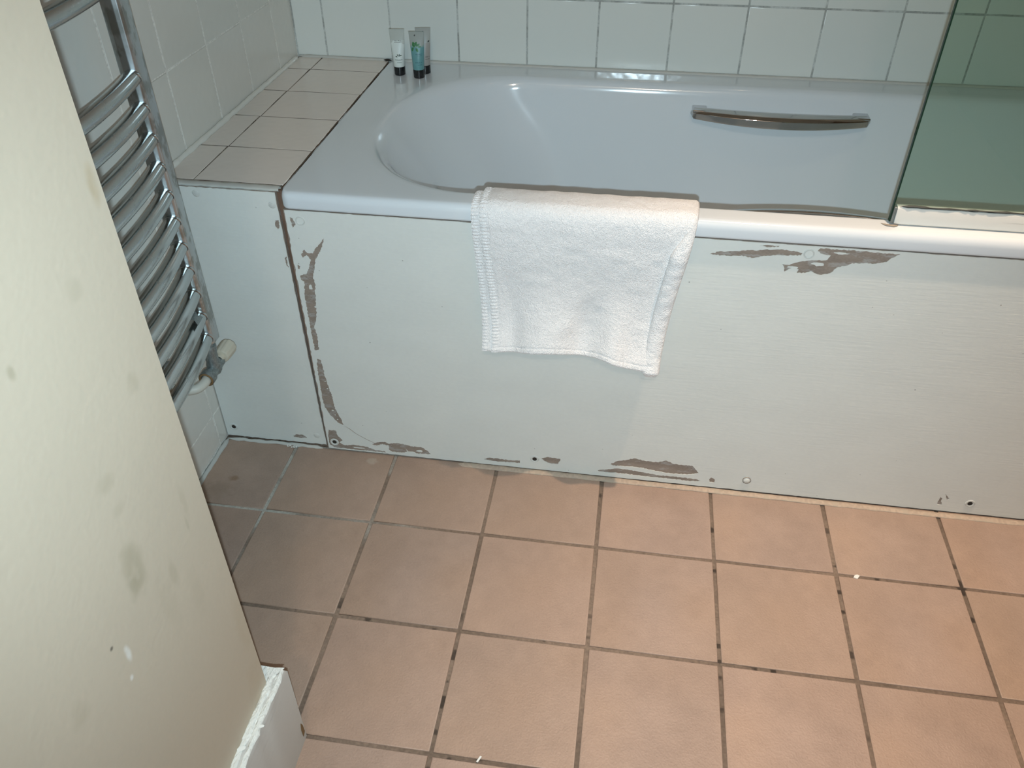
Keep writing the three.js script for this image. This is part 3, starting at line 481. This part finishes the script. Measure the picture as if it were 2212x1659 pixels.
// ------------------------------------------------------------------ toiletry tubes on the bath corner
{
  const H = 0.0725, CAP = 0.017, RC = 0.0112;
  const bodyGeo = gridGeo(40, 30, (u, v) => {
    const a = u * Math.PI * 2, t = sm(0.0, 1, v), w = RC + (0.0158 - RC) * v, d = RC * (1 - t) + 0.0009 * t, e = v > 0.93 ? 0.0008 : 0;
    return [Math.cos(a) * w, CAP + H * v, Math.sin(a) * (v > 0.93 ? 0.0009 : d) + e * 0, 1 - u, v];
  }, true);
  const capG = new THREE.LatheGeometry([[0, 0], [0.0105, 0], [0.0113, 0.0012], [0.0114, 0.0155], [0.0109, 0.0168], [0, 0.017]].map((q) => new THREE.Vector2(...q)), 32);
  // prints: u runs round the body (front at 0.25 .. the side turned to the room), v upwards
  const leaf = (u, v, cu, cv, ang, l, w) => { const x = (u - cu) * 0.075, y = (v - cv) * H, c = Math.cos(ang), s = Math.sin(ang), p = x * c + y * s, q = -x * s + y * c; return p > 0 && p < l && Math.abs(q) < w * Math.sin(Math.PI * p / l); };
  const line = (u, v, cu, cv, hw, hh, s) => Math.abs(u - cu) < hw && Math.abs(v - cv) < hh && vnoise(u * 160, v * 60, s) > 0.36;
  const F = 0.72;
  const white = tex(256, 256, (u, v) => {
    let c = v > 0.72 ? [0.47, 0.5, 0.47] : v < 0.66 + 0.06 * Math.cos((u - F) * 14) ? [0.68, 0.74, 0.71] : [0.52, 0.56, 0.53];
    if (line(u, v, F + 0.04, 0.7, 0.08, 0.011, 1) || line(u, v, F + 0.04, 0.66, 0.08, 0.011, 2)) c = [0.24, 0.26, 0.25];
    for (const [du, dv, a] of [[0.05, 0.29, 0.7], [0.06, 0.3, 1.4], [0.045, 0.3, 2.2], [0.08, 0.31, 0.2], [0.02, 0.28, 2.9]]) if (leaf(u, v, F + du, dv, a, 0.0045, 0.001)) c = [0.05, 0.08, 0.06];
    if (line(u, v, F + 0.045, 0.2, 0.11, 0.012, 3)) c = [0.26, 0.31, 0.29];
    if (line(u, v, F + 0.07, 0.13, 0.07, 0.01, 4)) c = [0.3, 0.35, 0.33];
    return c;
  });
  const teal = tex(256, 256, (u, v) => {
    let c = v > 0.66 + 0.03 * Math.sin(u * 20) ? [0.34, 0.37, 0.345] : v > 0.6 ? [0.24, 0.34, 0.325] : [0.125, 0.30, 0.315];
    for (const [du, dv, a, l] of [[-0.02, 0.6, 2.3, 0.008], [-0.02, 0.63, 1.2, 0.009], [0.0, 0.62, 0.6, 0.009], [-0.05, 0.6, 4.0, 0.008], [0.0, 0.58, 5.2, 0.009], [0.05, 0.6, 0.3, 0.006], [-0.08, 0.58, 4.4, 0.007], [-0.06, 0.65, 1.5, 0.007]]) if (leaf(u, v, F + du, dv, a, l, 0.0021)) c = [0.03, 0.17, 0.05];
    if (leaf(u, v, F - 0.02, 0.88, 1.2, 0.004, 0.0011)) c = [0.05, 0.06, 0.06];
    if (line(u, v, F + 0.07, 0.42, 0.09, 0.013, 5) || line(u, v, F + 0.08, 0.38, 0.07, 0.01, 6) || line(u, v, F + 0.06, 0.2, 0.1, 0.013, 7) || line(u, v, F + 0.09, 0.14, 0.06, 0.01, 8)) c = [0.06, 0.17, 0.19];
    return c;
  });
  const grey = tex(256, 256, (u, v) => {
    let c = v > 0.6 ? [0.38, 0.395, 0.37] : [0.345, 0.335, 0.315];
    if (leaf(u, v, F, 0.86, 0.9, 0.005, 0.0014) || leaf(u, v, F + 0.13, 0.62, 0.6, 0.006, 0.0015)) c = [0.05, 0.06, 0.06];
    if (line(u, v, F + 0.13, 0.24, 0.07, 0.014, 9) || line(u, v, F + 0.13, 0.18, 0.07, 0.012, 10)) c = [0.17, 0.18, 0.17];
    return c;
  });
  const mk = (map) => phy({ map, roughness: 0.35, clearcoat: 0.3 });
  for (const [label, x, z, turn, lean, map] of [
    ['white toiletry tube with black cap, nearest the tiled ledge', 0.2545, -0.5665, 0.1, 0.0, white],
    ['teal toiletry tube with green leaf print, standing in front', 0.2985, -0.554, 0.14, 0.0, teal],
    ['grey toiletry tube with black cap, half hidden behind the teal one', 0.3045, -0.5835, 0.2, 0.0, grey],
  ]) {
    const t = thing('toiletry_tube', label, 'toiletry tube', [x, RIM + 0.0004, z], 'toiletry tubes on the bath corner'); t.rotation.y = turn; t.rotation.z = lean;
    mesh('body', bodyGeo, mk(map), t); mesh('cap', capG, M.black, t);
  }
}

// ------------------------------------------------------------------ chrome towel radiator in the alcove
{
  const R = thing('towel_radiator', 'chrome towel radiator with bowed bars on the left wall', 'radiator');
  const px = 0.0735, pr = 0.0145, yb = 0.305, yt = 1.1, za = 0.076, zb = 0.588;
  const sh = (s) => { const S = new THREE.Shape(); S.moveTo(-pr, 0); S.lineTo(pr - 0.0012, 0); S.lineTo(pr, 0.0012 * s); S.lineTo(pr, 0.0192 * s); S.lineTo(pr - 0.0007, 0.0198 * s); for (let i = 0; i <= 18; i++) { const a = Math.PI * i / 18; S.lineTo(Math.cos(a) * (pr - 0.0007), (0.0203 + Math.sin(a) * 0.0068) * s); } S.lineTo(-pr, 0.0192 * s); S.closePath(); return S; };
  const pole = (z, s) => {
    const g = new THREE.ExtrudeGeometry(sh(s), { depth: yt - yb, bevelEnabled: false, steps: 1 }); g.rotateX(-Math.PI / 2); g.scale(1, 1, -1);
    const p = g.attributes.position, u = g.attributes.uv; for (let i = 0; i < p.count; i++) u.setXY(i, p.getZ(i) * 12 + p.getX(i) * 6, p.getY(i));
    g.translate(px, yb, z); g.deleteAttribute('normal'); return toCreasedNormals(g, 0.6);
  };
  mesh('pole', pole(za, 1), M.chromePole, R); mesh('pole', pole(zb, -1), M.chromePole, R);
  const ys = []; for (let k = 0; k <= 10; k++) ys.push(0.7415 - 0.0424 * k);
  ys.push(0.858, 0.9005, 0.943, 0.9855);
  const z0 = za + 0.021, z1 = zb - 0.021, sag = 0.03, bx = px + 0.0035;
  const arc = new THREE.CatmullRomCurve3(Array.from({ length: 25 }, (_, i) => { const t = i / 24; return new THREE.Vector3(bx + 4 * sag * t * (1 - t), 0, z0 + (z1 - z0) * t); }));
  const barGeo = new THREE.TubeGeometry(arc, 48, 0.0112, 24), collar = new THREE.TorusGeometry(0.0117, 0.0011, 10, 32);
  { const u = barGeo.attributes.uv; for (let i = 0; i < u.count; i++) u.setXY(i, u.getX(i) * 2, u.getY(i) * 0.4); }
  for (const y of ys) {
    const b = mesh('bar', barGeo, M.chrome, R); b.position.y = y;
    for (const [t, z] of [[0.012, 1], [0.988, -1]]) { const c = mesh('collar', collar, M.bright, b), q = arc.getPoint(t), d = arc.getTangent(t); c.position.copy(q); c.lookAt(q.clone().add(d)); }
  }
  // wall bracket behind the lower bars
  mesh('bracket', new THREE.CylinderGeometry(0.013, 0.013, 0.085, 24).rotateZ(Math.PI / 2).translate(0.043, 0.35, 0.23), M.chromeFlat, R);
  mesh('bracket', new THREE.CylinderGeometry(0.021, 0.021, 0.01, 28).rotateZ(Math.PI / 2).translate(0.0055, 0.35, 0.23), M.chromeFlat, R);
  // torn curl of plating on a lower bar
  mesh('torn_plating', gridGeo(14, 14, (u, v) => { const a = -0.6 + 1.9 * u, r = 0.0122 + 0.008 * u * u * (0.4 + 0.6 * v) + 0.001 * vnoise(u * 6, v * 6, 220), w = (v - 0.5) * 0.028 * (0.6 + 0.4 * vnoise(u * 4, 1, 221)); return [px + 0.006 + Math.sin(a) * r, 0.7415 - 0.0424 * 8.9 + Math.cos(a) * r * 1.05 + 0.004, 0.132 + w]; }), M.dullMetal, R).userData.label = 'torn curl of plating';
  // valve under the near pole: tail, body, lock cap towards the bath, painted pipe into the wall
  const vx = px, vz = 0.093, vy = 0.252;
  const lathe = (pts, s = 24) => new THREE.LatheGeometry(pts.map((q) => new THREE.Vector2(...q)), s);
  const valve = mesh('valve', mergeGeometries([
    lathe([[0.0085, 0.06], [0.0088, 0.046], [0.0118, 0.045], [0.0122, 0.033], [0.0105, 0.031], [0.0108, 0.012], [0.0122, 0.006], [0.0122, -0.006], [0.009, -0.012], [0, -0.0125]]).translate(vx, vy, vz),
    lathe([[0.0092, -0.022], [0.0098, -0.008], [0.011, 0], [0.011, 0.018], [0.0135, 0.02], [0.0135, 0.033], [0.0095, 0.0335], [0.0095, 0.02]]).rotateX(Math.PI / 2).translate(vx, vy - 0.003, vz),
  ]), M.dullMetal, R);
  const capPts = []; for (let i = 0; i <= 12; i++) capPts.push(i);
  const lock = gridGeo(48, 10, (u, v) => { const a = u * Math.PI * 2, q = [0.0001, 0.011, 0.0134, 0.0144, 0.0147, 0.0146, 0.0143, 0.0139, 0.0132, 0.012, 0.0001][Math.round(v * 10)], h = [0.041, 0.041, 0.0405, 0.039, 0.036, 0.028, 0.02, 0.012, 0.007, 0.006, 0.006][Math.round(v * 10)], r = q * (1 - (q > 0.011 ? 0.07 * Math.pow(Math.abs(Math.sin(a * 5)), 8) : 0)); return [vx + Math.cos(a) * r, vy + 0.001 + Math.sin(a) * r, vz - 0.021 - h]; }, true);
  mesh('lock_cap', lock, M.capPlastic, valve).userData.label = 'ivory plastic cap';
  mesh('lock_stem', lathe([[0.0082, 0], [0.0085, 0.014]]).rotateX(-Math.PI / 2).translate(vx, vy, vz - 0.018), M.capPlastic, valve);
  mesh('union_ring', new THREE.TorusGeometry(0.0108, 0.0018, 8, 28).translate(vx, vy - 0.003, vz + 0.0335), M.rust, valve).userData.label = 'brown stained ring';
  const pipe = new THREE.CatmullRomCurve3([[vx, vy - 0.003, vz + 0.026], [vx, vy - 0.004, vz + 0.042], [vx - 0.006, vy - 0.005, vz + 0.056], [vx - 0.02, vy - 0.005, vz + 0.063], [vx - 0.045, vy - 0.004, vz + 0.064], [0.0, vy - 0.003, vz + 0.064]].map((q) => new THREE.Vector3(...q)));
  mesh('pipe', new THREE.TubeGeometry(pipe, 40, 0.0082, 20), M.pipePaint, R).userData.label = 'white painted pipe elbow';
}

// ------------------------------------------------------------------ flakes of paint lying on the floor
{
  const flake = (pts, t) => { const g = new THREE.ExtrudeGeometry(new THREE.Shape(pts.map((q) => new THREE.Vector2(...q))), { depth: t, bevelEnabled: false }); g.rotateX(-Math.PI / 2); return g; };
  const a = mesh('paint_flake', flake([[-0.005, -0.002], [0.001, -0.0045], [0.0055, 0.002], [0.002, 0.0045], [-0.002, 0.003]], 0.0012), M.white, scene); a.position.set(1.179, 0.0004, 0.18); a.rotation.z = 0.1;
  tag(a, 'white paint flake on the floor joint at right', 'debris');
  const b = mesh('paint_flake', flake([[-0.0012, -0.005], [0.0014, -0.0045], [0.0018, 0.005], [-0.0008, 0.0046]], 0.001), M.white, scene); b.position.set(0.614, 0.0004, 0.577); b.rotation.y = -0.4;
  tag(b, 'white sliver of paint on the floor joint near the bottom edge', 'debris');
  const bits = []; for (let i = 0; i < 26; i++) { const g = flake([[-0.0016, -0.001], [0.0012, -0.0012], [0.0018, 0.0006], [-0.0004, 0.0014]], 0.0008); g.rotateY(rnd() * 6); const s = 0.5 + rnd() * 0.9; g.scale(s, s, s); g.translate(0.128 + rnd() * 0.024, 0.0005, 0.004 + rnd() * 0.01); bits.push(g); }
  const c = mesh('paint_crumbs', mergeGeometries(bits), M.white, scene); tag(c, 'pale crumbs of paint on the floor below the boxing panel', 'debris'); c.userData.kind = 'stuff';
}

// ------------------------------------------------------------------ ceiling downlights (outside the frame)
LAMPS.forEach((q) => {
  const [x, z] = q.at;
  const D = thing('downlight', 'recessed warm ceiling spotlight over the edge of the bath', 'ceiling light', [x, CEIL, z]);
  mesh('trim_ring', new THREE.TorusGeometry(0.036, 0.006, 12, 40).rotateX(Math.PI / 2), M.bright, D);
  const lens = mesh('lens', new THREE.CylinderGeometry(0.024, 0.024, 0.004, 32), new THREE.MeshStandardMaterial({ color: 0x000000, emissive: WARM, emissiveIntensity: 60 }), D); lens.position.y = -0.003;
  const s = new THREE.SpotLight(WARM, q.power, 0, 0.5, 1, 2); s.position.set(x, CEIL - 0.012, z); s.target.position.set(q.to[0], 0, q.to[1]); s.castShadow = true; s.shadow.radius = 1.1; s.shadow.mapSize.set(2048, 2048); scene.add(s, s.target);
});
{
  const [x, z] = DOME.at;
  const D = thing('dome_lamp', 'warm opal ceiling lamp behind the photographer', 'ceiling light', [x, CEIL, z]);
  mesh('base', new THREE.CylinderGeometry(0.075, 0.08, 0.02, 40).translate(0, -0.01, 0), M.white, D);
  mesh('shade', new THREE.SphereGeometry(0.07, 32, 12, 0, Math.PI * 2, Math.PI / 2, Math.PI / 2).scale(1, 0.7, 1).translate(0, -0.02, 0), new THREE.MeshStandardMaterial({ color: 0x000000, emissive: SOFT, emissiveIntensity: 1.35 }), D);
  const p = new THREE.PointLight(SOFT, DOME.power, 0, 2); p.position.set(x, CEIL - 0.14, z); p.castShadow = true; p.shadow.radius = 3; scene.add(p);
}

renderer.render(scene, camera);
